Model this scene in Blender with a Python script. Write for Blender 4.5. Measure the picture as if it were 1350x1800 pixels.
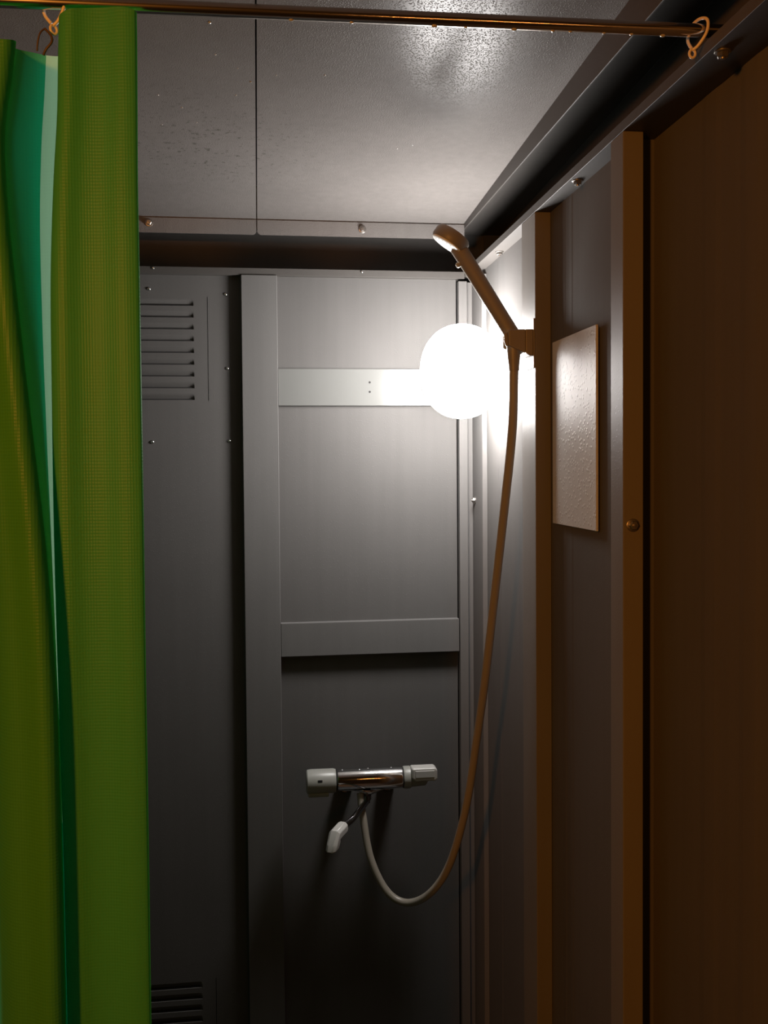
import bpy, bmesh, math, random
from mathutils import Vector, Matrix

for o in list(bpy.data.objects):
    bpy.data.objects.remove(o)
scn = bpy.context.scene
COL = scn.collection
random.seed(7)

# ------------------------------------------------------------------ camera
F_PX, CX, CY = 1717.0, 675.0, 871.85
yaw, pitch, roll = 0.1286, -0.0308, -0.0076
cam_d = bpy.data.cameras.new('camera')
cam = bpy.data.objects.new('camera', cam_d)
COL.objects.link(cam)
f = Vector((math.sin(yaw)*math.cos(pitch), math.cos(yaw)*math.cos(pitch), math.sin(pitch)))
r = Vector((math.cos(yaw), -math.sin(yaw), 0))
u = r.cross(f)
r2 = r*math.cos(roll) + u*math.sin(roll)
u2 = u*math.cos(roll) - r*math.sin(roll)
cam.matrix_world = Matrix(((r2.x, u2.x, -f.x, 0), (r2.y, u2.y, -f.y, 0), (r2.z, u2.z, -f.z, 1.5), (0, 0, 0, 1)))
cam_d.sensor_fit = 'VERTICAL'
cam_d.sensor_height = 36.0
cam_d.lens = 36.0*F_PX/1800.0
cam_d.shift_y = -(900-CY)/1800.0
cam_d.clip_start = 0.02
scn.camera = cam

# ------------------------------------------------------------------ light and exposure
GLOBE_STRENGTH = 94.0          # shower globe lamp (emissive surface)
WARM_MAIN = 60.0               # warm yard lamp to the left of the doorway, watts
WARM_SIDE = 0.8               # added unseen strip light for warm highlights, watts
w = bpy.data.worlds.new('world'); scn.world = w; w.use_nodes = True
w.node_tree.nodes['Background'].inputs[0].default_value = (1.0, 0.45, 0.16, 1)
w.node_tree.nodes['Background'].inputs[1].default_value = 0.007
vs = scn.view_settings
vs.view_transform = 'Standard'; vs.look = 'None'; vs.exposure = 0.0; vs.gamma = 1.0
vs.use_curve_mapping = False

def lamp(name, loc, power, color, radius):
    d = bpy.data.lights.new(name, 'POINT'); d.energy = power; d.color = color; d.shadow_soft_size = radius
    o = bpy.data.objects.new(name, d); o.location = loc; COL.objects.link(o); return o
lamp('warm_yard_lamp', (-0.70, -0.40, 1.78), WARM_MAIN, (1.0, 0.34, 0.05), 0.06)
tl = bpy.data.lights.new('added_highlight_strip', 'AREA'); tl.shape = 'RECTANGLE'; tl.size = 0.40; tl.size_y = 0.006  # added area light out of view, gives rod and tap their orange highlights
tl.energy = WARM_SIDE; tl.color = (1.0, 0.36, 0.08)
to = bpy.data.objects.new('added_highlight_strip', tl); to.location = (0.50, -0.35, 1.52); COL.objects.link(to)
to.rotation_euler = (math.radians(84), 0, math.radians(0))

# ------------------------------------------------------------------ materials
def mat(name, col, rough=0.5, metal=0.0, bump=None, coat=0.0, var=0.0, spec=0.5, trans=0.0):
    """bump = (scale, strength, distance)"""
    m = bpy.data.materials.new(name); m.use_nodes = True
    nt = m.node_tree; b = nt.nodes['Principled BSDF']
    b.inputs['Base Color'].default_value = (*col, 1)
    b.inputs['Roughness'].default_value = rough
    b.inputs['Metallic'].default_value = metal
    b.inputs['Specular IOR Level'].default_value = spec
    b.inputs['Coat Weight'].default_value = coat
    tc = nt.nodes.new('ShaderNodeTexCoord')
    if var:
        n = nt.nodes.new('ShaderNodeTexNoise'); n.inputs['Scale'].default_value = 9; n.inputs['Detail'].default_value = 6
        nt.links.new(tc.outputs['Object'], n.inputs['Vector'])
        r_ = nt.nodes.new('ShaderNodeMapRange'); r_.inputs['From Min'].default_value = .3; r_.inputs['From Max'].default_value = .7
        r_.inputs['To Min'].default_value = 1-var; r_.inputs['To Max'].default_value = 1+var
        nt.links.new(n.outputs['Fac'], r_.inputs['Value'])
        mx = nt.nodes.new('ShaderNodeVectorMath'); mx.operation = 'SCALE'; mx.inputs[0].default_value = col
        nt.links.new(r_.outputs[0], mx.inputs['Scale']); nt.links.new(mx.outputs[0], b.inputs['Base Color'])
    if bump:
        n = nt.nodes.new('ShaderNodeTexNoise'); n.inputs['Scale'].default_value = bump[0]; n.inputs['Detail'].default_value = 3
        nt.links.new(tc.outputs['Object'], n.inputs['Vector'])
        bp = nt.nodes.new('ShaderNodeBump'); bp.inputs['Strength'].default_value = bump[1]; bp.inputs['Distance'].default_value = bump[2]
        nt.links.new(n.outputs['Fac'], bp.inputs['Height']); nt.links.new(bp.outputs[0], b.inputs['Normal'])
    return m

def wet_metal(name, col, rough=0.42, drops=1.0, stains=None, scale=230.0, dens=.22, spec=.5, var=.035):
    """painted sheet metal with fine condensation beads (voronoi bumps), faint vertical runs and blotches"""
    m = mat(name, col, rough, var=0, spec=spec)
    nt = m.node_tree; L = nt.links; b = nt.nodes['Principled BSDF']
    tc = nt.nodes.new('ShaderNodeTexCoord')
    mp = nt.nodes.new('ShaderNodeMapping'); mp.inputs['Scale'].default_value = (60, 60, 2.5)
    L.new(tc.outputs['Object'], mp.inputs['Vector'])
    n = nt.nodes.new('ShaderNodeTexNoise'); n.inputs['Scale'].default_value = 1.0; n.inputs['Detail'].default_value = 4
    L.new(mp.outputs[0], n.inputs['Vector'])
    n2 = nt.nodes.new('ShaderNodeTexNoise'); n2.inputs['Scale'].default_value = 7.0; n2.inputs['Detail'].default_value = 7
    L.new(tc.outputs['Object'], n2.inputs['Vector'])
    ad = nt.nodes.new('ShaderNodeMath'); ad.operation = 'ADD'
    L.new(n.outputs['Fac'], ad.inputs[0]); L.new(n2.outputs['Fac'], ad.inputs[1])
    mr = nt.nodes.new('ShaderNodeMapRange'); mr.inputs['From Min'].default_value = .75; mr.inputs['From Max'].default_value = 1.25
    mr.inputs['To Min'].default_value = 1-var; mr.inputs['To Max'].default_value = 1+var
    L.new(ad.outputs[0], mr.inputs['Value'])
    sc = nt.nodes.new('ShaderNodeVectorMath'); sc.operation = 'SCALE'; sc.inputs[0].default_value = col
    L.new(mr.outputs[0], sc.inputs['Scale'])
    out = sc.outputs[0]
    if stains:      # small dark mould specks in a patch around stains=(x,y,z,radius)
        x, y, z, rad = stains
        sp = nt.nodes.new('ShaderNodeVectorMath'); sp.operation = 'DISTANCE'; sp.inputs[1].default_value = (x, y, z)
        L.new(tc.outputs['Object'], sp.inputs[0])
        fr = nt.nodes.new('ShaderNodeMapRange'); fr.inputs['From Min'].default_value = rad; fr.inputs['From Max'].default_value = rad*.3
        L.new(sp.outputs['Value'], fr.inputs['Value'])
        ns = nt.nodes.new('ShaderNodeTexNoise'); ns.inputs['Scale'].default_value = 120; ns.inputs['Detail'].default_value = 5
        L.new(tc.outputs['Object'], ns.inputs['Vector'])
        th = nt.nodes.new('ShaderNodeMapRange'); th.inputs['From Min'].default_value = .58; th.inputs['From Max'].default_value = .68
        L.new(ns.outputs['Fac'], th.inputs['Value'])
        mu = nt.nodes.new('ShaderNodeMath'); mu.operation = 'MULTIPLY'; L.new(fr.outputs[0], mu.inputs[0]); L.new(th.outputs[0], mu.inputs[1])
        mu2 = nt.nodes.new('ShaderNodeMath'); mu2.operation = 'MULTIPLY'; mu2.inputs[1].default_value = .5; L.new(mu.outputs[0], mu2.inputs[0])
        mx = nt.nodes.new('ShaderNodeMix'); mx.data_type = 'RGBA'
        L.new(mu2.outputs[0], mx.inputs['Factor']); L.new(out, mx.inputs['A']); mx.inputs['B'].default_value = (.03, .026, .022, 1)
        out = mx.outputs['Result']
    L.new(out, b.inputs['Base Color'])
    vo = nt.nodes.new('ShaderNodeTexVoronoi'); vo.inputs['Scale'].default_value = scale
    L.new(tc.outputs['Object'], vo.inputs['Vector'])
    dr = nt.nodes.new('ShaderNodeMapRange'); dr.inputs['From Min'].default_value = dens; dr.inputs['From Max'].default_value = 0
    L.new(vo.outputs['Distance'], dr.inputs['Value'])
    pw = nt.nodes.new('ShaderNodeMath'); pw.operation = 'POWER'; pw.inputs[1].default_value = .5; L.new(dr.outputs[0], pw.inputs[0])
    bp = nt.nodes.new('ShaderNodeBump'); bp.inputs['Strength'].default_value = drops; bp.inputs['Distance'].default_value = .0006
    L.new(pw.outputs[0], bp.inputs['Height']); L.new(bp.outputs[0], b.inputs['Normal'])
    return m

GREY = (.092, .088, .085)
M = {}
M['wall'] = wet_metal('grey_painted_sheet', GREY, .66, .35, spec=.06)
M['wall_r'] = wet_metal('grey_painted_side_sheet', GREY, .62, .35, spec=.02)
M['member'] = wet_metal('grey_painted_member', (.108, .104, .101), .62, .25, spec=.08)
M['bar'] = mat('glossy_grey_plate', (.125, .125, .120), .14, bump=(160, .05, .0004), spec=.6)
M['ceil'] = wet_metal('ceiling_sheet', (.130, .120, .114), .27, .60, spec=.045, stains=(-.09, 1.60, 2.01, .26), scale=420, dens=.42, var=.05)
M['channel'] = wet_metal('channel_steel', (.062, .057, .053), .5, .3, spec=.25)
M['post'] = wet_metal('side_post_paint', (.140, .130, .120), .5, .3, spec=.10)
M['bolt'] = mat('dull_bolt_steel', (.28, .26, .24), .35, .9, bump=(400, .3, .0005))
M['screw'] = mat('screw_steel', (.6, .6, .6), .22, 1.0)
M['chrome'] = mat('chrome', (.78, .78, .78), .10, 1.0)
M['darkchrome'] = mat('dark_chrome', (.25, .24, .24), .16, 1.0)
M['rod'] = mat('rod_steel', (.72, .66, .60), .16, 1.0)
M['plastic'] = mat('grey_plastic', (.27, .27, .245), .38)
M['white_plastic'] = mat('white_plastic', (.42, .41, .385), .33)
M['showerhead'] = mat('shower_plastic', (.19, .165, .13), .45)
M['face'] = mat('spray_plate', (.72, .72, .68), .35)
M['hose'] = mat('hose_vinyl', (.24, .215, .175), .36)
M['side_far'] = mat('dull_left_sheet', (.09, .088, .085), .6)
M['dark'] = mat('dark_recess', (.012, .011, .011), .9)
M['brown'] = mat('brown_wire', (.06, .035, .02), .5)
M['ring'] = mat('ring_plastic', (.62, .55, .47), .4)
M['floor'] = mat('floor_pan', (.06, .06, .06), .5, var=.1)
M['water'] = mat('water_bead', (.75, .75, .75), .04, .6)
M['mirror'] = wet_metal('fogged_plate', (.42, .43, .43), .45, 1.0, scale=150, dens=.33, spec=.04)
g = bpy.data.materials.new('globe_glow'); g.use_nodes = True
gn = g.node_tree; gn.nodes.clear()
e = gn.nodes.new('ShaderNodeEmission'); e.inputs[0].default_value = (1, .965, .94, 1); e.inputs[1].default_value = GLOBE_STRENGTH
go = gn.nodes.new('ShaderNodeOutputMaterial'); gn.links.new(e.outputs[0], go.inputs[0])
M['globe'] = g

def cloth(name, col, tcol, amt=.45):
    m = bpy.data.materials.new(name); m.use_nodes = True
    nt = m.node_tree; L = nt.links; nt.nodes.clear()
    d = nt.nodes.new('ShaderNodeBsdfDiffuse'); d.inputs[0].default_value = (*col, 1)
    t = nt.nodes.new('ShaderNodeBsdfTranslucent'); t.inputs[0].default_value = (*tcol, 1)
    gl = nt.nodes.new('ShaderNodeBsdfGlossy'); gl.inputs[0].default_value = (1, 1, 1, 1); gl.inputs['Roughness'].default_value = .45
    tc = nt.nodes.new('ShaderNodeTexCoord')
    mp = nt.nodes.new('ShaderNodeMapping'); mp.inputs['Scale'].default_value = (1, 1, 1)
    L.new(tc.outputs['Object'], mp.inputs['Vector'])
    wv = nt.nodes.new('ShaderNodeTexWave'); wv.bands_direction = 'X'; wv.inputs['Scale'].default_value = 130; wv.inputs['Distortion'].default_value = .6
    wv2 = nt.nodes.new('ShaderNodeTexWave'); wv2.bands_direction = 'Z'; wv2.inputs['Scale'].default_value = 110; wv2.inputs['Distortion'].default_value = .6
    L.new(mp.outputs[0], wv.inputs['Vector']); L.new(mp.outputs[0], wv2.inputs['Vector'])
    mu = nt.nodes.new('ShaderNodeMath'); mu.operation = 'ADD'; L.new(wv.outputs['Fac'], mu.inputs[0]); L.new(wv2.outputs['Fac'], mu.inputs[1])
    bp = nt.nodes.new('ShaderNodeBump'); bp.inputs['Strength'].default_value = .25; bp.inputs['Distance'].default_value = .0005
    L.new(mu.outputs[0], bp.inputs['Height'])
    for s in (d, gl): L.new(bp.outputs[0], s.inputs['Normal'])
    m1 = nt.nodes.new('ShaderNodeMixShader'); m1.inputs[0].default_value = amt; L.new(d.outputs[0], m1.inputs[1]); L.new(t.outputs[0], m1.inputs[2])
    m2 = nt.nodes.new('ShaderNodeMixShader'); m2.inputs[0].default_value = .015; L.new(m1.outputs[0], m2.inputs[1]); L.new(gl.outputs[0], m2.inputs[2])
    o = nt.nodes.new('ShaderNodeOutputMaterial'); L.new(m2.outputs[0], o.inputs[0])
    return m
M['curtain'] = cloth('green_vinyl_cloth', (.066, .27, .017), (.014, .58, .27), .32)
M['lit_strip'] = cloth('painted_lamp_lit_cloth', (.30, .55, .28), (.36, .66, .42), .5)  # paler cloth colour imitates lamp light striking the curtain's inner sheet

# ------------------------------------------------------------------ helpers
def tag(o, label=None, cat=None, group=None, kind=None):
    if label: o['label'] = label
    if cat: o['category'] = cat
    if group: o['group'] = group
    if kind: o['kind'] = kind
    return o

def link(name, bm, m, parent=None, smooth=False, bevel=0):
    bmesh.ops.recalc_face_normals(bm, faces=bm.faces)
    me = bpy.data.meshes.new(name); bm.to_mesh(me); bm.free()
    me.materials.append(M[m] if isinstance(m, str) else m)
    o = bpy.data.objects.new(name, me); COL.objects.link(o)
    if smooth:
        for p in me.polygons: p.use_smooth = True
    if bevel:
        b = o.modifiers.new('bevel', 'BEVEL'); b.width = bevel; b.segments = 3; b.limit_method = 'ANGLE'; b.angle_limit = math.radians(40)
        b.harden_normals = False
    if smooth == 'angle':
        for e_ in me.edges: pass
        me.set_sharp_from_angle(angle=math.radians(35))
    if parent:
        o.parent = parent
        o.matrix_parent_inverse = Matrix.Translation(-parent.location) if parent.type == 'EMPTY' else Matrix.Identity(4)
    return o

def empty(name, loc):
    o = bpy.data.objects.new(name, None); o.location = loc; o.empty_display_size = .05; COL.objects.link(o); return o

def box(bm, x0, x1, y0, y1, z0, z1):
    vs_ = [bm.verts.new((x, y, z)) for x in (x0, x1) for y in (y0, y1) for z in (z0, z1)]
    for q in ((0, 1, 3, 2), (4, 6, 7, 5), (0, 4, 5, 1), (2, 3, 7, 6), (0, 2, 6, 4), (1, 5, 7, 3)):
        bm.faces.new([vs_[i] for i in q])
    return bm

def nbox(*a): return box(bmesh.new(), *a)

def prism(bm, pts, a, b, axis):
    """closed polygon pts (2-D) swept along axis from a to b; axis 'x': pts=(y,z), 'y': pts=(x,z), 'z': pts=(x,y)"""
    def mk(p, t):
        return {'x': (t, p[0], p[1]), 'y': (p[0], t, p[1]), 'z': (p[0], p[1], t)}[axis]
    A = [bm.verts.new(mk(p, a)) for p in pts]; B = [bm.verts.new(mk(p, b)) for p in pts]
    bm.faces.new(A); bm.faces.new(B[::-1]); n = len(pts)
    for i in range(n): bm.faces.new((A[i], A[(i+1) % n], B[(i+1) % n], B[i]))
    return bm

def basis(d):
    d = Vector(d).normalized(); a = Vector((0, 0, 1)) if abs(d.z) < .9 else Vector((1, 0, 0))
    s = d.cross(a).normalized(); return d, s, s.cross(d).normalized()

def lathe(bm, o, d, prof, n=32, squash=(1, 1), up=None):
    """prof: list of (t along d, radius)"""
    o = Vector(o); d, s, t_ = basis(d)
    if up is not None:
        s = d.cross(Vector(up)).normalized(); t_ = s.cross(d).normalized()
    rings = []
    for t, rr in prof:
        if rr < 1e-6: rings.append([bm.verts.new(o+d*t)])
        else: rings.append([bm.verts.new(o+d*t+(s*math.cos(a)*squash[0]+t_*math.sin(a)*squash[1])*rr) for a in (2*math.pi*k/n for k in range(n))])
    for A, B in zip(rings, rings[1:]):
        for k in range(n):
            k2 = (k+1) % n
            if len(A) == 1 and len(B) == 1: continue
            if len(A) == 1: bm.faces.new((A[0], B[k], B[k2]))
            elif len(B) == 1: bm.faces.new((A[k], B[0], A[k2]))
            else: bm.faces.new((A[k], B[k], B[k2], A[k2]))
    for R in (rings[0], rings[-1]):
        if len(R) > 1: bm.faces.new(R)
    return bm

def catmull(P, sub=8, closed=False):
    P = [Vector(p) for p in P]; out = []; n = len(P)
    rng = range(n if closed else n-1)
    for i in rng:
        if closed: a, b, c, d = P[i-1], P[i], P[(i+1) % n], P[(i+2) % n]
        else: a, b, c, d = P[max(i-1, 0)], P[i], P[i+1], P[min(i+2, n-1)]
        for k in range(sub):
            t = k/sub
            out.append(.5*((2*b)+(c-a)*t+(2*a-5*b+4*c-d)*t*t+(3*b-a-3*c+d)*t**3))
    if not closed: out.append(P[-1])
    return out

def tube(bm, pts, rad, n=16, closed=False):
    """rad: number or function(0..1)"""
    R = rad if callable(rad) else (lambda t: rad)
    m_ = len(pts); rings = []
    prev = None
    for i, p in enumerate(pts):
        if closed: tg = (pts[(i+1) % m_]-pts[i-1]).normalized()
        else: tg = (pts[min(i+1, m_-1)]-pts[max(i-1, 0)]).normalized()
        if prev is None: d, s, t_ = basis(tg)
        else:
            s = (prev - tg*prev.dot(tg)).normalized()
        prev = s; t_ = s.cross(tg)
        rr = R(i/(m_-1))
        rings.append([bm.verts.new(p+(s*math.cos(2*math.pi*k/n)+t_*math.sin(2*math.pi*k/n))*rr) for k in range(n)])
    prs = list(zip(rings, rings[1:])) + ([(rings[-1], rings[0])] if closed else [])
    for A, B in prs:
        for k in range(n): bm.faces.new((A[k], B[k], B[(k+1) % n], A[(k+1) % n]))
    if not closed: bm.faces.new(rings[0]); bm.faces.new(rings[-1])
    return bm

def struct(name, bm, m, label=None, **k):
    o = link(name, bm, m, **k); o['kind'] = 'structure'
    if label: o['label'] = label
    return o
def thing1(name, bm, m, label, cat, group=None, **k):
    o = link(name, bm, m, **k); return tag(o, label, cat, group)

# ================================================================== THE ROOM
D, W = 2.0, 0.4535            # back wall plane, right wall plane
LW = -0.56                    # left wall plane (behind the curtain)
YF = 0.56                     # front end of the cubicle (open doorway)
SI = 0.4283                   # inner face plane of the side studs and roof channel
def ceil_z(y): return 1.9975+(2.0-y)*0.036
def prj_line(*a): return a

struct('floor', nbox(LW, W, YF, 2.06, -.03, 0), 'floor')
struct('wall_left', nbox(LW-.02, LW, YF, 2.06, 0, 2.02), 'side_far')

# back wall sheet with two rectangular openings for the pressed louvre plates
VX0, VX1 = -0.335, -0.060
V1 = (1.540, 1.866); V2 = (.150, .476)
bm = bmesh.new()
xs = [LW, VX0, VX1, .4125]; zs = [0, V2[0], V2[1], V1[0], V1[1], 1.8845]
for i in range(3):
    for j in range(5):
        if i == 1 and j in (1, 3): continue
        a = [bm.verts.new((x, 2.003, z)) for x, z in ((xs[i], zs[j]), (xs[i+1], zs[j]), (xs[i+1], zs[j+1]), (xs[i], zs[j+1]))]
        bm.faces.new(a)
bmesh.ops.remove_doubles(bm, verts=bm.verts, dist=1e-5)
ex = bmesh.ops.extrude_face_region(bm, geom=bm.faces[:])
bmesh.ops.translate(bm, verts=[v for v in ex['geom'] if isinstance(v, bmesh.types.BMVert)], vec=(0, .012, 0))
struct('wall_back', bm, 'wall')
struct('trim_1', nbox(LW-.02, W+.04, 2.095, 2.11, 0, 2.0), 'channel')   # outer skin behind the sheets

# right wall: folded sheet with shallow vertical pressings
def side_profile():
    pts = [(2.0, W)]
    def rib(y, wd=.012, dp=.0016):
        pts.extend([(y+wd, W), (y+wd*.5, W-dp), (y-wd*.5, W-dp), (y-wd, W)])
    rib(1.80, .012, .0008); rib(1.408, .007, .0005); rib(1.375, .007, .0005)
    pts += [(1.135, W), (1.135, W+.024)]
    for y in (.985, .90, .82, .735, .66): pts.extend([(y+.022, W+.024), (y+.011, W+.0233), (y-.011, W+.0233), (y-.022, W+.024)])
    pts.append((YF, W+.024))
    return pts
bm = bmesh.new()
sp_ = side_profile(); poly = [(x, y) for y, x in sp_] + [(W+.04, YF), (W+.04, 2.0)]
prism(bm, poly, 0, 1.8895, 'z')
struct('wall_right', bm, 'wall_r')

# ceiling: two sheets, seam running front to back, edges folded down over the rear channel
def ceiling_sheet(x0, x1, notch_right=False, notch_left=False):
    bm = bmesh.new(); t = .003
    prism(bm, [(YF, ceil_z(YF)), (1.990, ceil_z(1.99)), (1.9915, ceil_z(1.99)-.0015),
               (1.9915, 1.992), (1.9905, 1.992), (1.9905, ceil_z(1.99)+.004), (YF, ceil_z(YF)+.006)], x0, x1, 'x')
    r_ = .006
    pts = [(x0, 1.9945), (x1, 1.9945)]
    if notch_right: pts += [(x1, 1.965+r_), (x1-r_*.4, 1.965+r_*.35), (x1-r_, 1.965)]
    else: pts += [(x1, 1.965)]
    if notch_left: pts += [(x0+r_, 1.965), (x0+r_*.4, 1.965+r_*.35), (x0, 1.965+r_)]
    else: pts += [(x0, 1.965)]
    prism(bm, pts, 1.9885, 1.9905, 'y')
    return bm
c1 = struct('ceiling', ceiling_sheet(LW, .0032, notch_right=True), 'ceil')
c2 = struct('ceiling', ceiling_sheet(.0052, .4283, notch_left=True), 'ceil')
struct('trim_2', nbox(-.02, .03, YF, 1.99, 2.062, 2.075), 'dark')

# steel C channels under the roof
def channel_back():
    yi, yw = 1.988, 2.090
    prof = [(yi, 1.8845), (yw, 1.8845), (yw, 2.0), (yi+.004, 2.0), (yi+.004, 1.976), (yi+.006, 1.976), (yi+.006, 1.997),
            (yw-.003, 1.997), (yw-.003, 1.8875), (yi+.002, 1.8875), (yi+.002, 1.8985), (yi, 1.8985)]
    return prism(bmesh.new(), prof, LW, .4280, 'x')
struct('trim_3', channel_back(), 'channel', bevel=.0006)
def channel_side():
    bm = bmesh.new(); xi, xw = SI, .5300; t = .0022
    secs = []
    for y in (2.09, YF):
        zt = ceil_z(y)+.001
        zl = 1.9865
        P = [(xi, 1.8895), (xw, 1.8895), (xw, zt+.006), (xi-.0005, zt+.006), (xi-.0005, zl), (xi+t, zl), (xi+t, zt+.003),
             (xw-t, zt+.003), (xw-t, 1.8915), (xi+t, 1.8915), (xi+t, 1.902), (xi, 1.902)]
        secs.append([bm.verts.new((x, y, z)) for x, z in P])
    A, B = secs; n = len(A)
    bm.faces.new(A); bm.faces.new(B)
    for i in range(n): bm.faces.new((A[i], A[(i+1) % n], B[(i+1) % n], B[i]))
    return bm
struct('trim_4', channel_side(), 'channel', bevel=.0006)

# ---------------------------------------------------------------- framing members (each could be unscrewed)
def member(name, bm, m, label, cat='frame member', group=None, bevel=.0012):
    return thing1(name, bm, m, label, cat, group, bevel=bevel)
member('vertical_stud', nbox(-.0284, .0432, 1.985, 2.003, 0, 1.8845), 'member',
       'wide grey painted vertical stud on back wall left of the lamp bay')
bm = nbox(.0434, .4125, 1.985, 2.003, 1.113, 1.1815)
member('cross_rail', bm, 'member', 'lower grey horizontal rail on back wall, above the mixer tap')
bar = member('mounting_plate', nbox(.0434, .4125, 1.994, 2.003, 1.6235, 1.6985), 'bar',
       'upper glossy grey horizontal plate on back wall behind the globe lamp', 'mounting plate', bevel=.0010)
for z in (1.6712, 1.6518):
    link('screw_hole', lathe(bmesh.new(), (.2300, 1.9934, z), (0, 1, 0), [(0, .0022), (.0012, .0022)], 16), 'dark', bar)
# corner post: front leg on the back wall, side leg on the right wall
bm = prism(bmesh.new(), [(.4145, 1.985), (.4325, 1.985), (.4325, 1.997), (.4450, 1.997), (.4450, 1.908), (.4532, 1.900), (.4532, 2.003), (.4145, 2.003)], 0, 1.8790, 'z')
member('corner_post', bm, 'member', 'grey folded steel post standing in the rear right corner', 'corner post')
def side_stud(y0, y1, name, m, label):
    return member(name, nbox(SI, W-.0002, y0, y1, 0, 1.8893), m, label, 'stud')
side_stud(1.4735, 1.551, 'side_stud', 'post', 'vertical stud on right wall just behind the fogged mirror, shower holder fixed to it')
side_stud(1.1080, 1.149, 'side_stud', 'post', 'vertical stud on right wall nearest the doorway, orange lit front face')

# ---------------------------------------------------------------- louvre plates
def louvre_plate(z0, z1, slit=True):
    """pressed plate flush with the sheet; rows of louvres sunk into it"""
    bm = bmesh.new()
    y0 = 2.0028
    n = 9; pitch = .02357; xl, xr = VX0+.028, -.1235
    zt = z1-.0415                       # bottom line of the first louvre
    rows = [zt-k*pitch for k in range(n)]
    h = .0125
    def quad(*p): bm.faces.new([bm.verts.new(q) for q in p])
    def flat(xa, xb, za, zb): quad((xa, y0, za), (xb, y0, za), (xb, y0, zb), (xa, y0, zb))
    flat(VX0, xl, z0, z1)
    # right strip with the narrow slit
    sx0, sx1 = -.0968, -.0955; sz0, sz1 = rows[-1]-.002, rows[0]+.0175
    flat(xr, sx0, z0, z1); flat(sx1, VX1, z0, z1); flat(sx0, sx1, z0, sz0); flat(sx0, sx1, sz1, z1)
    for (a, b, c, d) in ((sx0, sx0, sz0, sz1), (sx1, sx1, sz0, sz1)):
        quad((a, y0, c), (a, y0, d), (a, y0+.006, d), (a, y0+.006, c))
    quad((sx0, y0+.006, sz0), (sx1, y0+.006, sz0), (sx1, y0+.006, sz1), (sx0, y0+.006, sz1))
    prev = z1
    for zb in rows:
        flat(xl, xr, zb+h, prev)
        # sloping scoop with rounded right and left ends, sunk 7 mm at the bottom edge
        N = 10; cols = []
        for s in range(N+1):
            t = s/N
            for side in (0,): pass
            cols.append(t)
        def xpos(t): return xl+(xr-xl)*t
        xsamp = [0, .004, .008, .012] ; L_ = xr-xl
        xsp = [xl+v for v in xsamp] + [xr-v for v in xsamp[::-1]]
        dep = [0, .6, .9, 1, 1, .9, .6, 0]
        K = 5
        grid = []
        for x, dd in zip(xsp, dep):
            grid.append([bm.verts.new((x, y0+.0072*dd*(1-math.cos(math.pi*.5*k/K))**.8, zb+h*(1-k/K))) for k in range(K+1)])
        for a, b in zip(grid, grid[1:]):
            for k in range(K): bm.faces.new((a[k], a[k+1], b[k+1], b[k]))
        # ledge returning to the sheet
        led = [bm.verts.new((x, y0, zb-.0006)) for x in xsp]
        for i in range(len(xsp)-1):
            bm.faces.new((grid[i][K], grid[i+1][K], led[i+1], led[i]))
        prev = zb-.0006
    flat(xl, xr, z0, prev)
    bmesh.ops.remove_doubles(bm, verts=bm.verts, dist=2e-5)
    return bm
v1 = thing1('louvre_vent', louvre_plate(*V1), 'wall', 'upper louvred vent plate in back wall beside the green curtain', 'vent', 'louvred vents in the back wall')
v2 = thing1('louvre_vent', louvre_plate(*V2), 'wall', 'lower louvred vent plate low in back wall near the bottom of the picture', 'vent', 'louvred vents in the back wall')
for v_, (za, zb) in ((v1, V1), (v2, V2)):
    for k in range(9):
        z = zb-.0415-k*.02357
        link('slot', nbox(VX0+.034, -.1285, 2.0050, 2.0098, z-.0002, z+.0017), 'dark', v_)

# ---------------------------------------------------------------- screws and bolts
def screw_mesh(r_=.0036, h=.0028):
    bm = bmesh.new()
    lathe(bm, (0, 0, 0), (0, -1, 0), [(0, r_), (h*.35, r_*.97), (h*.8, r_*.7), (h, r_*.25), (h, 0)], 20)
    lathe(bm, (0, 0, 0), (0, -1, 0), [(-.0015, r_*.6), (.0002, r_*.6)], 12)
    return bm
base_screw = None
SC = [(-.2105, 1.8562, 'small round head screw in the back sheet left of the top louvre, beside curtain'),
      (-.0595, 1.8475, 'small screw topmost of the column just left of the wide stud'),
      (-.0578, 1.6990, 'small screw, middle one of the column just left of the wide stud'),
      (-.0560, 1.5530, 'small screw, lowest of the column just left of the wide stud'),
      (-.2082, 1.5515, 'small screw below the upper louvre vent, beside the curtain edge')]
for x, z, lab in SC:
    o = thing1('screw', screw_mesh(), 'screw', lab, 'screw', 'screws around the upper vent plate', smooth='angle') if base_screw is None else base_screw.copy()
    if base_screw is None: base_screw = o
    else: COL.objects.link(o); o['label'] = lab
    o.location = (x, 2.0028, z)

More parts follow.
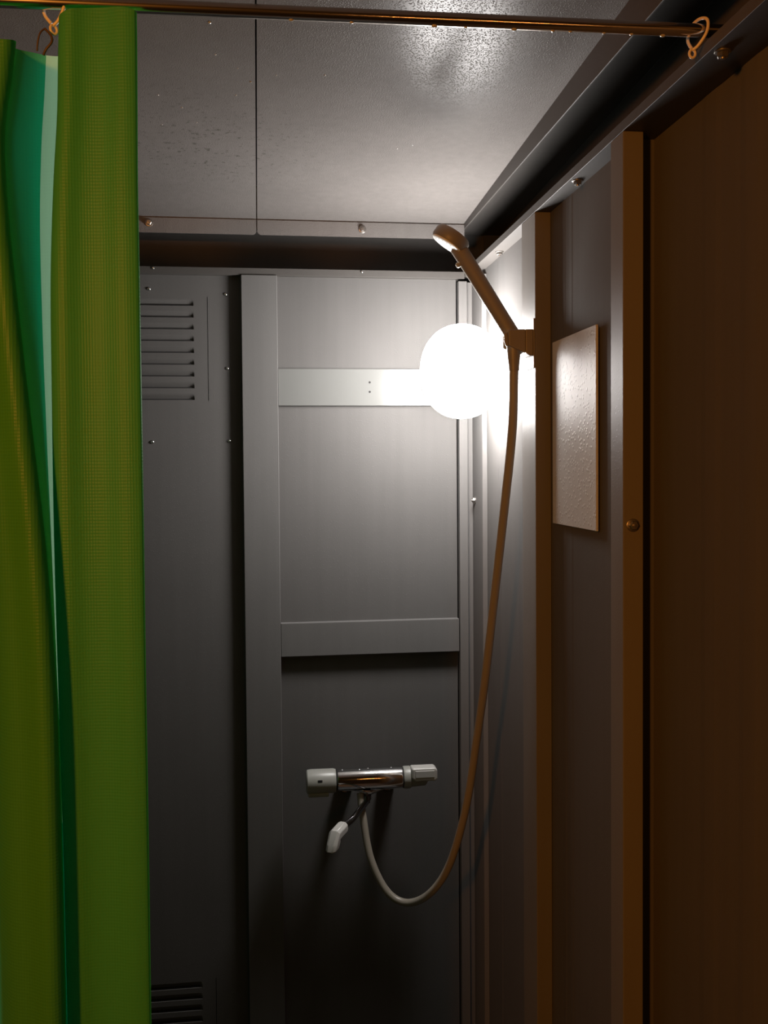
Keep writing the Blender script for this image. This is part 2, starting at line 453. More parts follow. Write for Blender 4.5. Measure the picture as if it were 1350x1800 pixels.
def bolt_parts(root):
    """bolt built at origin, axis along local -Y; root = empty"""
    wb = lathe(bmesh.new(), (0, 0, 0), (0, -1, 0), [(0, .0078), (.0012, .0078), (.0016, .0072), (.0016, .003)], 28)
    w_ = link('washer', wb, 'bolt', smooth='angle')
    hb = bmesh.new()
    lathe(hb, (0, -.0016, 0), (0, -1, 0), [(0, .0056), (.0035, .0056), (.0044, .0046), (.0044, 0)], 6)
    lathe(hb, (0, -.0016, 0), (0, -1, 0), [(.0042, .0026), (.0058, .0024), (.0060, .0016), (.0060, 0)], 14)
    h_ = link('bolt_head', hb, 'bolt', smooth='angle')
    for c in (w_, h_): c.parent = root
BO = [((.2170, 1.9885, 1.9805), (0, 0, 0), 'bolt with washer through folded ceiling edge above the mounting plate'),
      ((-.2068, 1.9885, 1.9835), (0, 0, 0), 'bolt with washer through folded ceiling edge close to the curtain'),
      ((.4450, 1.9760, 1.4275), (0, 0, math.radians(-90)), 'bolt on the corner post side, below the glowing globe'),
      ((.4430, 1.7550, 1.8895), (math.radians(90), 0, 0), 'bolt under the side roof channel nearest the back corner'),
      ((.4405, 1.3080, 1.8895), (math.radians(90), 0, 0), 'bolt under the side roof channel above the fogged mirror'),
      ((.4410, .8870, 1.8895), (math.radians(90), 0, 0), 'dark bolt under the side roof channel next to the end curtain ring'),
      ((.4400, 1.1080, 1.4276), (0, 0, 0), 'faint bolt on the orange front face of the nearest side stud')]
protoB = None
for loc, rot, lab in BO:
    if protoB is None:
        rt_ = empty('bolt', (0, 0, 0)); bolt_parts(rt_); protoB = rt_
    else:
        rt_ = protoB.copy(); COL.objects.link(rt_)
        for ch in protoB.children:
            c = ch.copy(); c.parent = rt_; COL.objects.link(c)
    tag(rt_, lab, 'bolt', 'bolts with washers on the frame'); rt_.location = loc; rt_.rotation_euler = rot
# small weld / screw tips in the dark rear channel
for x, lab in ((-.2000, 'tiny shiny screw tip on the rear channel lip beside the curtain'), (.2150, 'tiny screw tip on the rear channel lip below the middle bolt')):
    o = base_screw.copy(); COL.objects.link(o); o.scale = (.75, .75, .75); o.location = (x, 1.9878, 1.8945)
    tag(o, lab, 'screw', 'screw tips on the rear channel')

# ================================================================== GLOBE LAMP
gl = empty('globe_lamp', (.372, 1.994, 1.668)); tag(gl, 'round glowing white globe lamp in the rear right corner', 'lamp')
bm = bmesh.new()
c = Vector((.3765, 1.780, 1.6735)); NU, NV = 64, 40; rx, rz = .0765, .0870
prof = []
for i in range(NV+1):
    a = math.pi*i/NV
    z = math.cos(a); s = math.sin(a)
    z = math.copysign(abs(z)**.94, z)
    prof.append((z*rz, s**.94*rx if s > 1e-9 else 0))
lathe(bm, c, (0, 0, 1), prof, NU)
link('globe', bm, 'globe', gl, smooth=True)
bm = lathe(bmesh.new(), (.378, 1.994, 1.664), (-.01, -1, 0.03), [(0, .032), (.012, .032), (.018, .025), (.090, .025), (.110, .032), (.145, .032), (.149, .026)], 32)
link('lamp_base', bm, 'white_plastic', gl, smooth='angle')

# ================================================================== SHOWER
hol = empty('shower_holder', (SI, 1.495, 1.690)); tag(hol, 'beige shower head bracket fixed to the side stud beside the globe', 'bracket')
bm = prism(bmesh.new(), [(.4135, 1.7098), (.4262, 1.7105), (.4262, 1.6685), (.4210, 1.6690), (.4135, 1.6730)], 1.476, 1.512, 'y')
for ya, yb in ((1.4755, 1.4795), (1.5090, 1.5130)):      # two prongs clasping the handle
    prism(bm, [(.3865, 1.7085), (.4140, 1.7098), (.4140, 1.6728), (.4070, 1.6755), (.3865, 1.6840)], ya, yb, 'y')
link('bracket_arm', bm, 'showerhead', hol, bevel=.003)
bm = prism(bmesh.new(), [(.3795, 1.7030), (.3860, 1.7050), (.3870, 1.6830), (.3825, 1.6835), (.3800, 1.6900)], 1.4760, 1.4800, 'y')
link('clip', bm, 'showerhead', hol, bevel=.0015)
bm = nbox(.4262, .4283, 1.476, 1.545, 1.650, 1.727)
link('back_plate', bm, 'showerhead', hol, bevel=.001)

sh = empty('hand_shower', (.3975, 1.492, 1.700)); tag(sh, 'beige handheld shower head tilted up left from its bracket', 'shower head')
hp = catmull([(.3990, 1.494, 1.690), (.3975, 1.494, 1.7020), (.3935, 1.4965, 1.7100), (.3680, 1.5145, 1.7600), (.3440, 1.5310, 1.8070), (.3225, 1.546, 1.8480)], 6)
bm = tube(bmesh.new(), hp, lambda t: .0132-.0010*math.sin(t*math.pi), 20)
link('handle', bm, 'showerhead', sh, smooth='angle')
n_ = Vector((-.54, .11, -.82)).normalized()
hc = Vector((.3105, 1.548, 1.8600))
bm = lathe(bmesh.new(), hc - n_*.014, n_, [(-.001, 0), (-.001, .018), (.001, .0265), (.006, .0300), (.018, .0305), (.0215, .0290)], 36)
link('head_body', bm, 'showerhead', sh, smooth='angle')
bm = lathe(bmesh.new(), hc + n_*.0075, n_, [(-.002, .0283), (.0015, .0283), (.0030, .0262), (.0036, .020), (.0038, 0)], 36)
fp = link('spray_plate', bm, 'face', sh, smooth='angle'); fp['label'] = 'pale spray plate'
bm = bmesh.new()
d_, s_, t_ = basis(n_)
for k, rr in ((1, 0), (8, .008), (14, .0155), (18, .022)):
    for i in range(k):
        a = 2*math.pi*i/k
        lathe(bm, hc + n_*.0108 + (s_*math.cos(a)+t_*math.sin(a))*rr, n_, [(0, .0009), (.0006, .0007)], 8)
link('nozzle', bm, 'plastic', fp).matrix_parent_inverse = Matrix.Identity(4)
bm = lathe(bmesh.new(), (.3310, 1.538, 1.8260), (-.5, 0, -.35), [(0, .0045), (.014, .0045), (.016, .003)], 14)
link('selector', bm, 'plastic', sh, smooth='angle')
bm = lathe(bmesh.new(), (.3990, 1.4935, 1.6870), (.01, 0, -1), [(0, .0112), (.016, .0102), (.022, .0096), (.034, .0082), (.040, .0080)], 24)
link('hose_nut', bm, 'showerhead', sh, smooth='angle')

HP = [(.3995, 1.495, 1.6480), (.3997, 1.496, 1.6400), (.4005, 1.510, 1.5515), (.3945, 1.540, 1.424), (.3879, 1.58, 1.2804), (.3826, 1.63, 1.1267), (.3794, 1.68, 1.0146),
      (.3701, 1.73, .8755), (.3486, 1.78, .7514), (.3153, 1.81, .6850), (.2762, 1.84, .6570), (.2402, 1.86, .6732), (.2116, 1.88, .7302),
      (.1996, 1.90, .8026), (.1955, 1.915, .8500)]
bm = tube(bmesh.new(), catmull(HP, 10), .0072, 16)
thing1('shower_hose', bm, 'hose', 'beige shower hose looping from shower head down to the mixer tap', 'hose', smooth=True)

# ================================================================== MIXER TAP
YT, ZT = 1.92, .8765
tap = empty('mixer_tap', (.215, 2.0, ZT)); tag(tap, 'chrome bar mixer tap with two grey knobs low on back wall', 'tap')
X = Vector((1, 0, 0))
bm = lathe(bmesh.new(), (.1500, YT, ZT), X, [(0, .0190), (.0005, .0212), (.003, .0216), (.1275, .0216), (.130, .0212), (.1305, .019)], 48)
link('body', bm, 'chrome', tap, smooth='angle')
# flared saddle under the body, runs into the outlet neck
bm = bmesh.new()
N1, N2 = 26, 14
rows_ = []
for i in range(N1+1):
    t = i/N1*2-1
    x = .2125+t*.052
    drop = .012*math.exp(-(t*2.6)**2)
    half = .006+.011*(1-abs(t)**1.5)
    rows_.append([bm.verts.new((x, YT+half*math.sin(a)*1.0, ZT-.0185-drop*max(0, math.cos(a))-.002*math.cos(a))) for a in (math.pi*(k/N2-.5) for k in range(N2+1))])
for a, b in zip(rows_, rows_[1:]):
    for k in range(N2): bm.faces.new((a[k], a[k+1], b[k+1], b[k]))
link('saddle', bm, 'chrome', tap, smooth=True)
kn = link('temperature_knob', lathe(bmesh.new(), (.0885, YT, ZT-.0005), X, [(0, 0), (0, .0200), (.002, .0228), (.010, .0240), (.054, .0236), (.0585, .0220), (.059, .0150)], 40), 'plastic', tap, smooth='angle')
link('grip_lug', nbox(.0915, .1330, YT-.0150, YT+.013, ZT-.0285, ZT-.0190), 'plastic', kn, bevel=.003)
link('marker', nbox(.1105, .1195, YT-.0238, YT-.0215, ZT+.0040, ZT+.0085), 'dark', kn, bevel=.0006)
for x in (.1490, .2806): link('seal_ring', lathe(bmesh.new(), (x-.0007, YT, ZT), X, [(0, .0195), (0, .0206), (.0018, .0206), (.0018, .0195)], 40), 'dark', tap)
kf = link('flow_knob', lathe(bmesh.new(), (.2820, YT, ZT-.001), X, [(0, .0150), (.0003, .0212), (.003, .0222), (.014, .0222), (.016, .0195), (.045, .0175), (.049, .012), (.050, 0)], 40), 'plastic', tap, smooth='angle')
bm = bmesh.new()
pts = [(.2965, .0235), (.3435, .0235), (.3480, .0190), (.3480, .0020), (.3450, -.0030), (.3050, -.0030), (.2965, .0030)]
prism(bm, [(x, ZT+z) for x, z in pts], YT-.0265, YT+.002, 'y')
link('lever', bm, 'white_plastic', kf, bevel=.004)
bm = nbox(.3035, .3420, YT-.0275, YT-.0255, ZT+.0045, ZT+.0185)
link('lever_face', bm, 'white_plastic', kf, bevel=.0009)
for x in (.1720, .2590):
    bm = lathe(bmesh.new(), (x, YT, ZT-.006), (0, .94, -.34), [(0, .011), (.045, .011), (.046, .0145), (.060, .0145), (.0615, .017), (.080, .017), (.0865, .018)], 32)
    link('wall_union', bm, 'darkchrome', tap, smooth='angle')
# outlet neck, swivel spout pipe and its white tip
bm = lathe(bmesh.new(), (.2080, YT-.006, ZT-.024), (0, 0, -1), [(0, .0085), (.006, .0075), (.007, .0095), (.015, .0095), (.016, .0075), (.022, .0070), (.022, 0)], 24)
link('outlet_neck', bm, 'darkchrome', tap, smooth='angle')
sp = link('spout', tube(bmesh.new(), catmull([(.2080, YT-.006, ZT-.036), (.2065, YT-.010, ZT-.043), (.1950, YT-.035, ZT-.0455), (.1720, YT-.090, ZT-.0470), (.1500, YT-.123, ZT-.0485)], 8), .0062, 16), 'darkchrome', tap, smooth='angle')
bm = bmesh.new()
P0, P1, P2 = Vector((.1520, 1.800, .8285)), Vector((.1310, 1.766, .8215)), Vector((.1275, 1.762, .8000))
def rrect(bm, o, a, b, ha, hb):
    out = []
    for sx, sy in ((1, .5), (.5, 1), (-.5, 1), (-1, .5), (-1, -.5), (-.5, -1), (.5, -1), (1, -.5)):
        out.append(bm.verts.new(o+a*ha*sx+b*hb*sy))
    return out
dd = (P1-P0).normalized(); side = dd.cross(Vector((0, 0, 1))).normalized(); upv = side.cross(dd)
R_ = [rrect(bm, P0, side, upv, .0092, .0088), rrect(bm, P0+dd*.006, side, upv, .0112, .0108), rrect(bm, P1-dd*.004, side, upv, .0112, .0110),
      rrect(bm, P1+Vector((-.0005, -.001, -.010)), side, dd, .0112, .0125), rrect(bm, P2, side, dd, .0108, .0118), rrect(bm, P2-Vector((0, 0, .002)), side, dd, .0085, .0090)]
R_[3] = [R_[3][i] for i in range(8)]
for idx in (3, 4, 5):   # same ordering: +up of the upper rings turns into +dd of the lower rings
    pass
for A, B in zip(R_, R_[1:]):
    for k in range(8): bm.faces.new((A[k], B[k], B[(k+1) % 8], A[(k+1) % 8]))
bm.faces.new(R_[0]); bm.faces.new(R_[-1])
link('spout_tip', bm, 'white_plastic', sp, bevel=.0015, smooth='angle')

# ================================================================== FOGGED MIRROR
mi = empty('wall_mirror', (.4515, 1.350, 1.411)); tag(mi, 'rectangular fogged mirror plate covered with water drops on right wall', 'mirror')
link('mirror_plate', nbox(.4470, .4505, 1.2535, 1.4470, 1.4105, 1.6855), 'mirror', mi, bevel=.0008)
bm = nbox(.4505, W, 1.275, 1.425, 1.435, 1.662)
link('backing', bm, 'dark', mi)

# ================================================================== CURTAIN ROD, RINGS, CURTAIN
YR = .90
def rod_z(x): return 1.9100+.0085*x
ro = empty('curtain_rod', (.0, YR, rod_z(0))); tag(ro, 'shiny steel curtain rod across the top of the doorway', 'rod')
a = Vector((LW, YR, rod_z(LW))); b = Vector((.4900, YR, rod_z(.49)))
link('rod_tube', lathe(bmesh.new(), a, b-a, [(0, .0062), ((b-a).length, .0062)], 32), 'rod', ro, smooth='angle')
a2 = Vector((.4900, YR, rod_z(.49)))
link('end_cap', lathe(bmesh.new(), a2, (1, 0, 0), [(0, .0085), (.022, .0085), (.023, .013), (.0335, .013)], 28), 'dark', ro, smooth='angle')

def ring_mesh():
    # drop shaped plastic ring: local origin = rod axis, eyelet hangs below
    s = 1
    P = [(.0045, .012, -.0060), (.0030, .008, -.0135), (-.0005, .002, -.0185), (-.0020, -.001, -.0205)]
    loop = [(-.0020, .000, -.0195), (.0020, -.004, -.0165), (.0070, -.0095, -.0080), (.0090, -.0105, 0), (.0085, -.0085, .0070), (.0050, -.001, .0100), (.0015, .0075, .0075), (-.0010, .0105, 0), (-.0022, .0085, -.0080), (-.0012, .003, -.0165)]
    bm = bmesh.new()
    tube(bm, catmull(loop, 6, closed=False), .0015, 12)
    eye = [Vector((-.0020+.0030*math.cos(a), -.0005, -.0228+.0038*math.sin(a))) for a in (2*math.pi*k/20 for k in range(20))]
    tube(bm, eye, .0013, 10, closed=True)
    return bm
RG = [((.4185, YR, rod_z(.4185)+.0005), (0, 0, 0), 'lone empty curtain ring at the right end of the rod'),
      ((-.1765, YR, rod_z(-.1765)), (0, math.radians(-14), math.radians(35)), 'curtain ring in the dip of the green curtain, wire hook on it'),
      ((-.1470, YR, rod_z(-.147)), (0, 0, math.radians(60)), 'curtain ring above the top of the broad green curtain fold')]
pr_ = None
for loc, rot, lab in RG:
    if pr_ is None: o = pr_ = thing1('curtain_ring', ring_mesh(), 'ring', lab, 'ring', 'rings on the curtain rod', smooth=True)
    else: o = pr_.copy(); COL.objects.link(o); o['label'] = lab
    o.location = loc; o.rotation_euler = rot
bm = tube(bmesh.new(), catmull([(-.1800, .897, 1.8845), (-.1838, .896, 1.8800), (-.1862, .897, 1.8720), (-.1872, .899, 1.8655)], 6), .0008, 8)
tube(bm, catmull([(-.1800, .897, 1.8845), (-.1745, .895, 1.8780), (-.1738, .894, 1.8720), (-.1790, .895, 1.8655), (-.1815, .897, 1.8615)], 6), .0011, 8)
thing1('curtain_hook', bm, 'brown', 'thin dark wire hook between curtain ring and green curtain', 'hook', smooth=True)

CUR = [[(-0.4925,0.9,1.88),(-0.4498,0.93,1.8834),(-0.3749,0.875,1.87),(-0.3467,0.93,1.8869),(-0.294,0.93,1.8885),(-0.2659,0.9,1.8759),(-0.239,0.862,1.8598),(-0.2206,0.852,1.8555),(-0.2048,0.842,1.851),(-0.196,0.846,1.8523),(-0.1958,0.86,1.8564),(-0.2065,0.895,1.8678),(-0.2104,0.925,1.8773),(-0.2001,0.94,1.8809),(-0.186,0.945,1.8806),(-0.1714,0.935,1.8781),(-0.1672,0.915,1.8831),(-0.1668,0.897,1.8892),(-0.1655,0.884,1.8893),(-0.1615,0.876,1.8898),(-0.1536,0.873,1.8922),(-0.1418,0.876,1.8946),(-0.1274,0.8755,1.8956),(-0.1124,0.87,1.8944),(-0.1027,0.87,1.8934),(-0.0993,0.872,1.8921),(-0.099,0.878,1.8929),(-0.1018,0.886,1.8944),(-0.1153,0.893,1.8959),(-0.135,0.899,1.8976),(-0.1595,0.905,1.8971)],[(-0.4952,0.9,1.8482),(-0.4538,0.93,1.8504),(-0.378,0.875,1.8387),(-0.351,0.93,1.8535),(-0.2984,0.93,1.8548),(-0.2701,0.9,1.8432),(-0.243,0.862,1.8285),(-0.2246,0.852,1.8244),(-0.2088,0.842,1.8203),(-0.2,0.846,1.8213),(-0.1999,0.86,1.825),(-0.2108,0.895,1.8352),(-0.2148,0.925,1.8436),(-0.2032,0.94,1.8468),(-0.1878,0.945,1.8462),(-0.1725,0.935,1.8441),(-0.1684,0.915,1.8496),(-0.168,0.897,1.8561),(-0.1668,0.884,1.8566),(-0.1628,0.876,1.8573),(-0.1547,0.873,1.8597),(-0.1427,0.876,1.862),(-0.128,0.8755,1.8629),(-0.1127,0.87,1.8618),(-0.1028,0.87,1.8608),(-0.0994,0.872,1.8595),(-0.0991,0.878,1.8601),(-0.102,0.886,1.8614),(-0.1155,0.893,1.8627),(-0.1357,0.899,1.8642),(-0.1606,0.905,1.8636)],[(-0.5017,0.9,1.8003),(-0.4606,0.93,1.8009),(-0.3843,0.875,1.7915),(-0.3577,0.93,1.8032),(-0.3051,0.93,1.8042),(-0.2767,0.9,1.7941),(-0.2493,0.862,1.7814),(-0.2308,0.852,1.7778),(-0.2149,0.842,1.7741),(-0.2062,0.846,1.7749),(-0.2062,0.86,1.7778),(-0.2173,0.895,1.7862),(-0.2215,0.925,1.793),(-0.2083,0.94,1.7954),(-0.1913,0.945,1.7946),(-0.175,0.935,1.793),(-0.1703,0.915,1.7992),(-0.1696,0.897,1.8064),(-0.1684,0.884,1.8074),(-0.1644,0.876,1.8084),(-0.1561,0.873,1.8108),(-0.1439,0.876,1.8129),(-0.129,0.8755,1.8137),(-0.1134,0.87,1.8128),(-0.1034,0.87,1.8118),(-0.0999,0.872,1.8104),(-0.0996,0.878,1.8107),(-0.1025,0.886,1.8116),(-0.116,0.893,1.8126),(-0.1368,0.899,1.814),(-0.1621,0.905,1.8132)],[(-0.5061,0.9,1.7365),(-0.4618,0.93,1.7349),(-0.3872,0.875,1.7287),(-0.3583,0.93,1.7363),(-0.3053,0.93,1.7368),(-0.2766,0.9,1.7288),(-0.2489,0.862,1.7187),(-0.2302,0.852,1.7157),(-0.2139,0.842,1.7127),(-0.2049,0.846,1.7131),(-0.2045,0.86,1.715),(-0.215,0.895,1.721),(-0.2185,0.925,1.7257),(-0.208,0.94,1.7269),(-0.1942,0.945,1.7256),(-0.1797,0.935,1.7245),(-0.1755,0.915,1.7317),(-0.1744,0.897,1.7397),(-0.1729,0.884,1.7415),(-0.1687,0.876,1.743),(-0.1598,0.873,1.7454),(-0.1469,0.876,1.7471),(-0.1312,0.8755,1.7479),(-0.1149,0.87,1.7472),(-0.1042,0.87,1.7462),(-0.1005,0.872,1.7447),(-0.1002,0.878,1.7446),(-0.1031,0.886,1.745),(-0.1167,0.893,1.7456),(-0.1394,0.899,1.7467),(-0.1662,0.905,1.7458)],[(-0.4995,0.9,1.6566),(-0.4555,0.93,1.6522),(-0.3806,0.875,1.6499),(-0.3516,0.93,1.6523),(-0.2985,0.93,1.6522),(-0.2699,0.9,1.6467),(-0.2425,0.862,1.64),(-0.2238,0.852,1.6377),(-0.2076,0.842,1.6355),(-0.1986,0.846,1.6355),(-0.1981,0.86,1.6361),(-0.2083,0.895,1.6391),(-0.2116,0.925,1.6412),(-0.2046,0.94,1.6409),(-0.1944,0.945,1.639),(-0.1817,0.935,1.6386),(-0.1777,0.915,1.647),(-0.1775,0.897,1.6561),(-0.1764,0.884,1.6589),(-0.1723,0.876,1.6609),(-0.1629,0.873,1.6634),(-0.1493,0.876,1.6646),(-0.1328,0.8755,1.6652),(-0.1155,0.87,1.6649),(-0.1043,0.87,1.6638),(-0.1002,0.872,1.6621),(-0.0999,0.878,1.6616),(-0.1027,0.886,1.6613),(-0.1163,0.893,1.6615),(-0.141,0.899,1.6622),(-0.169,0.905,1.6611)],[(-0.4921,0.9,1.5599),(-0.4475,0.93,1.552),(-0.3728,0.875,1.5546),(-0.343,0.93,1.5507),(-0.2895,0.93,1.5499),(-0.2611,0.9,1.5474),(-0.234,0.862,1.5447),(-0.2153,0.852,1.5434),(-0.1992,0.842,1.5421),(-0.19,0.846,1.5415),(-0.1893,0.86,1.5407),(-0.1992,0.895,1.5399),(-0.2022,0.925,1.5388),(-0.1992,0.94,1.5369),(-0.1931,0.945,1.5345),(-0.1825,0.935,1.5349),(-0.1785,0.915,1.5449),(-0.1783,0.897,1.5552),(-0.1771,0.884,1.5592),(-0.1731,0.876,1.5618),(-0.1636,0.873,1.5643),(-0.1498,0.876,1.565),(-0.1331,0.8755,1.5654),(-0.1156,0.87,1.5654),(-0.1041,0.87,1.5642),(-0.1,0.872,1.5624),(-0.0997,0.878,1.5613),(-0.1026,0.886,1.5602),(-0.1162,0.893,1.5599),(-0.1413,0.899,1.5602),(-0.1697,0.905,1.559)],[(-0.4832,0.9,1.4459),(-0.438,0.93,1.4339),(-0.3634,0.875,1.4422),(-0.3327,0.93,1.4309),(-0.2788,0.93,1.4291),(-0.2506,0.9,1.4303),(-0.2239,0.862,1.4323),(-0.2052,0.852,1.4321),(-0.1891,0.842,1.4319),(-0.1798,0.846,1.4307),(-0.1789,0.86,1.4281),(-0.1884,0.895,1.423),(-0.191,0.925,1.418),(-0.1924,0.94,1.4143),(-0.1908,0.945,1.4115),(-0.1825,0.935,1.4131),(-0.1786,0.915,1.4248),(-0.1785,0.897,1.4367),(-0.1774,0.884,1.442),(-0.1734,0.876,1.4453),(-0.1639,0.873,1.4479),(-0.15,0.876,1.4479),(-0.1332,0.8755,1.448),(-0.1156,0.87,1.4484),(-0.1041,0.87,1.4472),(-0.0999,0.872,1.4451),(-0.0996,0.878,1.4433),(-0.1025,0.886,1.4413),(-0.1162,0.893,1.4403),(-0.1414,0.899,1.4403),(-0.1699,0.905,1.4389)],[(-0.4772,0.9,1.3142),(-0.432,0.93,1.2975),(-0.3572,0.875,1.3123),(-0.3262,0.93,1.2924),(-0.272,0.93,1.2897),(-0.2439,0.9,1.2951),(-0.2174,0.862,1.3024),(-0.1987,0.852,1.3035),(-0.1826,0.842,1.3046),(-0.1733,0.846,1.3027),(-0.1724,0.86,1.298),(-0.1818,0.895,1.2879),(-0.1843,0.925,1.2786),(-0.1877,0.94,1.2729),(-0.188,0.945,1.2696),(-0.1806,0.935,1.2725),(-0.1769,0.915,1.2862),(-0.1771,0.897,1.2998),(-0.1761,0.884,1.3067),(-0.1721,0.876,1.311),(-0.1628,0.873,1.3136),(-0.1492,0.876,1.3128),(-0.1326,0.8755,1.3126),(-0.1153,0.87,1.3135),(-0.104,0.87,1.3121),(-0.1,0.872,1.3099),(-0.0997,0.878,1.3072),(-0.1026,0.886,1.3042),(-0.1163,0.893,1.3025),(-0.1408,0.899,1.302),(-0.1687,0.905,1.3004)],[(-0.4771,0.9,1.1646),(-0.4316,0.93,1.1425),(-0.3564,0.875,1.1648),(-0.3252,0.93,1.1351),(-0.2707,0.93,1.1312),(-0.2425,0.9,1.1413),(-0.216,0.862,1.1549),(-0.1972,0.852,1.1574),(-0.1811,0.842,1.16),(-0.1717,0.846,1.1572),(-0.1708,0.86,1.1502),(-0.1802,0.895,1.1344),(-0.1826,0.925,1.1201),(-0.186,0.94,1.1122),(-0.1864,0.945,1.1082),(-0.1789,0.935,1.1126),(-0.1752,0.915,1.1286),(-0.1752,0.897,1.1443),(-0.1742,0.884,1.1529),(-0.1702,0.876,1.1582),(-0.1612,0.873,1.1608),(-0.1479,0.876,1.1591),(-0.1317,0.8755,1.1586),(-0.1147,0.87,1.1601),(-0.1037,0.87,1.1586),(-0.0998,0.872,1.1562),(-0.0995,0.878,1.1526),(-0.1024,0.886,1.1484),(-0.1162,0.893,1.1458),(-0.1397,0.899,1.1448),(-0.1671,0.905,1.1428)],[(-0.4782,0.9,0.9797),(-0.4324,0.93,0.9509),(-0.3568,0.875,0.9823),(-0.3253,0.93,0.9406),(-0.2704,0.93,0.9352),(-0.2421,0.9,0.9512),(-0.2155,0.862,0.9725),(-0.1966,0.852,0.9767),(-0.1804,0.842,0.9811),(-0.171,0.846,0.9773),(-0.17,0.86,0.9674),(-0.1794,0.895,0.9445),(-0.1818,0.925,0.9241),(-0.185,0.94,0.9133),(-0.1852,0.945,0.9086),(-0.1777,0.935,0.9149),(-0.174,0.915,0.9337),(-0.1741,0.897,0.9517),(-0.1731,0.884,0.9626),(-0.1691,0.876,0.9691),(-0.1603,0.873,0.9718),(-0.1472,0.876,0.969),(-0.1313,0.8755,0.9681),(-0.1147,0.87,0.9703),(-0.1038,0.87,0.9687),(-0.1,0.872,0.9659),(-0.0997,0.878,0.9612),(-0.1026,0.886,0.9556),(-0.1165,0.893,0.952),(-0.1393,0.899,0.9502),(-0.1661,0.905,0.9479)],[(-0.4792,0.9,0.7234),(-0.4329,0.93,0.6855),(-0.3568,0.875,0.7294),(-0.3248,0.93,0.671),(-0.2694,0.93,0.6636),(-0.241,0.9,0.6877),(-0.2142,0.862,0.7195),(-0.1952,0.852,0.7262),(-0.1789,0.842,0.7331),(-0.1693,0.846,0.7278),(-0.1683,0.86,0.7139),(-0.1777,0.895,0.6813),(-0.18,0.925,0.6524),(-0.1828,0.94,0.6376),(-0.1825,0.945,0.6319),(-0.1747,0.935,0.6406),(-0.1709,0.915,0.6633),(-0.1711,0.897,0.6847),(-0.1701,0.884,0.6986),(-0.1661,0.876,0.7068),(-0.1577,0.873,0.7096),(-0.1451,0.876,0.7053),(-0.1298,0.8755,0.704),(-0.1137,0.87,0.7072),(-0.1033,0.87,0.7054),(-0.0996,0.872,0.7023),(-0.0993,0.878,0.696),(-0.1022,0.886,0.6883),(-0.1163,0.893,0.6833),(-0.1375,0.899,0.6804),(-0.1634,0.905,0.6775)],[(-0.486,0.9,0.4633),(-0.4395,0.93,0.4161),(-0.3626,0.875,0.4728),(-0.3306,0.93,0.3974),(-0.2747,0.93,0.3878),(-0.246,0.9,0.4202),(-0.2189,0.862,0.4628),(-0.1997,0.852,0.4719),(-0.1832,0.842,0.4814),(-0.1736,0.846,0.4746),(-0.1726,0.86,0.4567),(-0.1822,0.895,0.4142),(-0.1847,0.925,0.3766),(-0.1875,0.94,0.3579),(-0.1872,0.945,0.3511),(-0.1793,0.935,0.3624),(-0.1754,0.915,0.3889),(-0.1755,0.897,0.4136),(-0.1744,0.884,0.4306),(-0.1703,0.876,0.4405),(-0.1618,0.873,0.4433),(-0.1492,0.876,0.4376),(-0.1337,0.8755,0.4357),(-0.1175,0.87,0.4398),(-0.107,0.87,0.4378),(-0.1034,0.872,0.4343),(-0.1031,0.878,0.4265),(-0.1061,0.886,0.4167),(-0.1203,0.893,0.4103),(-0.1416,0.899,0.4064),(-0.1678,0.905,0.403)],[(-0.4931,0.9,0.1988),(-0.4463,0.93,0.1422),(-0.3686,0.875,0.2118),(-0.3365,0.93,0.1192),(-0.2802,0.93,0.1074),(-0.2512,0.9,0.1481),(-0.2237,0.862,0.2016),(-0.2043,0.852,0.2132),(-0.1877,0.842,0.2253),(-0.178,0.846,0.217),(-0.177,0.86,0.195),(-0.1868,0.895,0.1424),(-0.1894,0.925,0.0961),(-0.1922,0.94,0.0733),(-0.192,0.945,0.0654),(-0.184,0.935,0.0794),(-0.18,0.915,0.1097),(-0.1801,0.897,0.1378),(-0.179,0.884,0.1579),(-0.1749,0.876,0.1695),(-0.1663,0.873,0.1724),(-0.1535,0.876,0.1651),(-0.1379,0.8755,0.1626),(-0.1216,0.87,0.1677),(-0.111,0.87,0.1655),(-0.1073,0.872,0.1616),(-0.107,0.878,0.1522),(-0.1101,0.886,0.1403),(-0.1244,0.893,0.1324),(-0.146,0.899,0.1276),(-0.1724,0.905,0.1238)]]

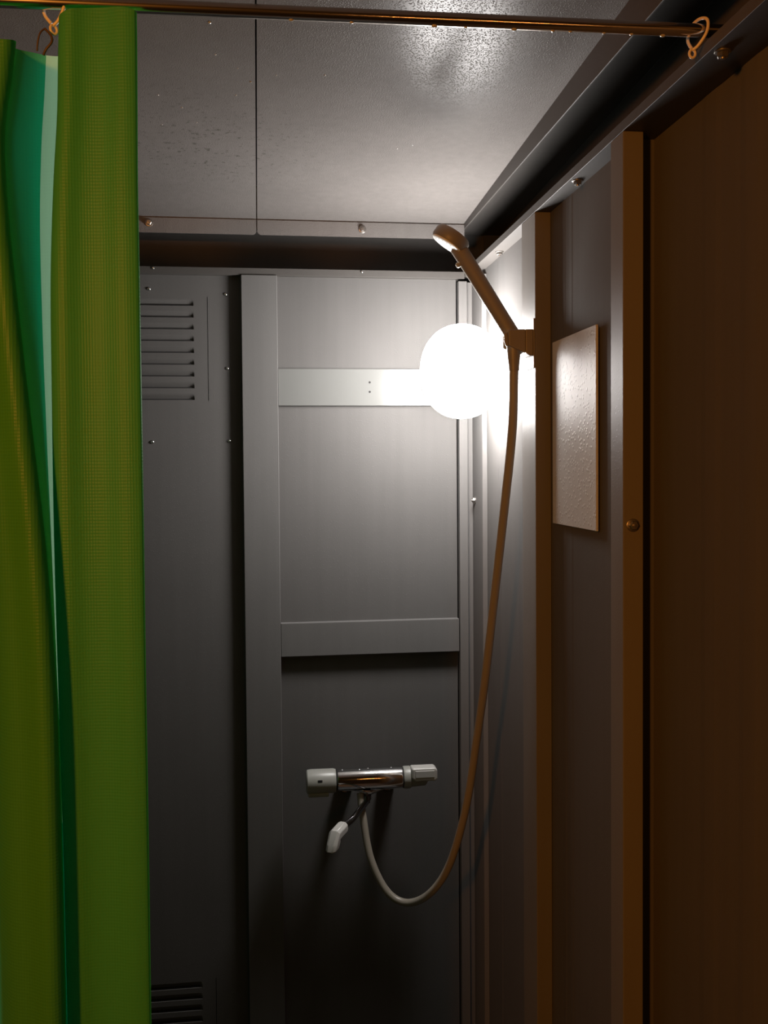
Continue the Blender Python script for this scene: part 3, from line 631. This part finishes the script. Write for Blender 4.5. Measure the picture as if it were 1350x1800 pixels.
def curtain_meshes():
    """cloth and a strip of its inner sheet coloured as lit by the lamp (same surface, two pieces)"""
    nr = len(CUR)
    rows = [catmull(rw, 5) for rw in CUR]
    cols = [catmull([rows[i][j] for i in range(nr)], 6) for j in range(len(rows[0]))]
    out = []
    for want in (False, True):
        bm = bmesh.new()
        for c_ in range(len(cols)-1):
            for k in range(len(cols[0])-1):
                lit_strip = 69 <= c_ < 78 and k < 46
                if lit_strip != want: continue
                bm.faces.new([bm.verts.new(p) for p in (cols[c_][k], cols[c_][k+1], cols[c_+1][k+1], cols[c_+1][k])])
        bmesh.ops.remove_doubles(bm, verts=bm.verts, dist=1e-6)
        out.append(bm)
    return out
cu = empty('shower_curtain', (-.2, .9, .05)); tag(cu, 'lime green shower curtain gathered in folds at left', 'curtain')
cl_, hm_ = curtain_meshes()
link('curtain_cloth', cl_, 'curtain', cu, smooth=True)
hm = link('painted_lit_strip', hm_, 'lit_strip', cu, smooth=True); hm['label'] = 'pale green cloth strip with lamp light painted in'

# ================================================================== WATER DROPS
def drop_mesh():
    return lathe(bmesh.new(), (0, 0, 0), (0, 0, -1), [(0, 1.0), (.25, .97), (.55, .80), (.8, .48), (.92, 0)], 16)
dp = None
DR = [(-.0468, 1.2734), (-.0196, 1.3107), (-.0029, 1.3498), (.0311, 1.3263), (.0952, 1.3193), (-.0237, 1.3957), (-.1312, 1.4053), (-.1016, 1.4462), (-.084, 1.5011),
      (.2298, 1.5793), (.2523, 1.5627), (-.0314, 1.1514), (.0093, 1.1474), (-.0253, 1.1655), (-.1361, 1.5141), (.0145, 1.1542), (-.0400, 1.170), (-.0500, 1.190), (-.055, 1.157), (.012, 1.170)]
for x, y in DR:
    if dp is None: o = dp = thing1('water_drop', drop_mesh(), 'water', 'tiny shiny water drop hanging from the grey ceiling sheet', 'water drop', 'water drops on the ceiling', smooth=True)
    else: o = dp.copy(); COL.objects.link(o)
    s = random.uniform(.0011, .0020); o.scale = (s, s, s); o.location = (x, y, ceil_z(y)+.0001)
for x in (.1665, .1960, .2420, .2790, .2960, .3290, .3560, .3870, .0900, .0350):
    o = dp.copy(); COL.objects.link(o); s = random.uniform(.0013, .0022); o.scale = (s*1.3, s, s*.9); o.location = (x, YR, rod_z(x)-.0060)
    tag(o, 'water drop hanging under the steel curtain rod', 'water drop', 'water drops under the curtain rod')
for x, y in ((.160, 1.915), (.194, 1.912), (.2115, 1.918), (.258, 1.917)):
    o = dp.copy(); COL.objects.link(o); s = .0017; o.scale = (s, s, -s*.8); o.location = (x, y, ZT+.0212)
    tag(o, 'water bead lying on top of the chrome mixer tap body', 'water drop', 'water beads on the mixer tap')
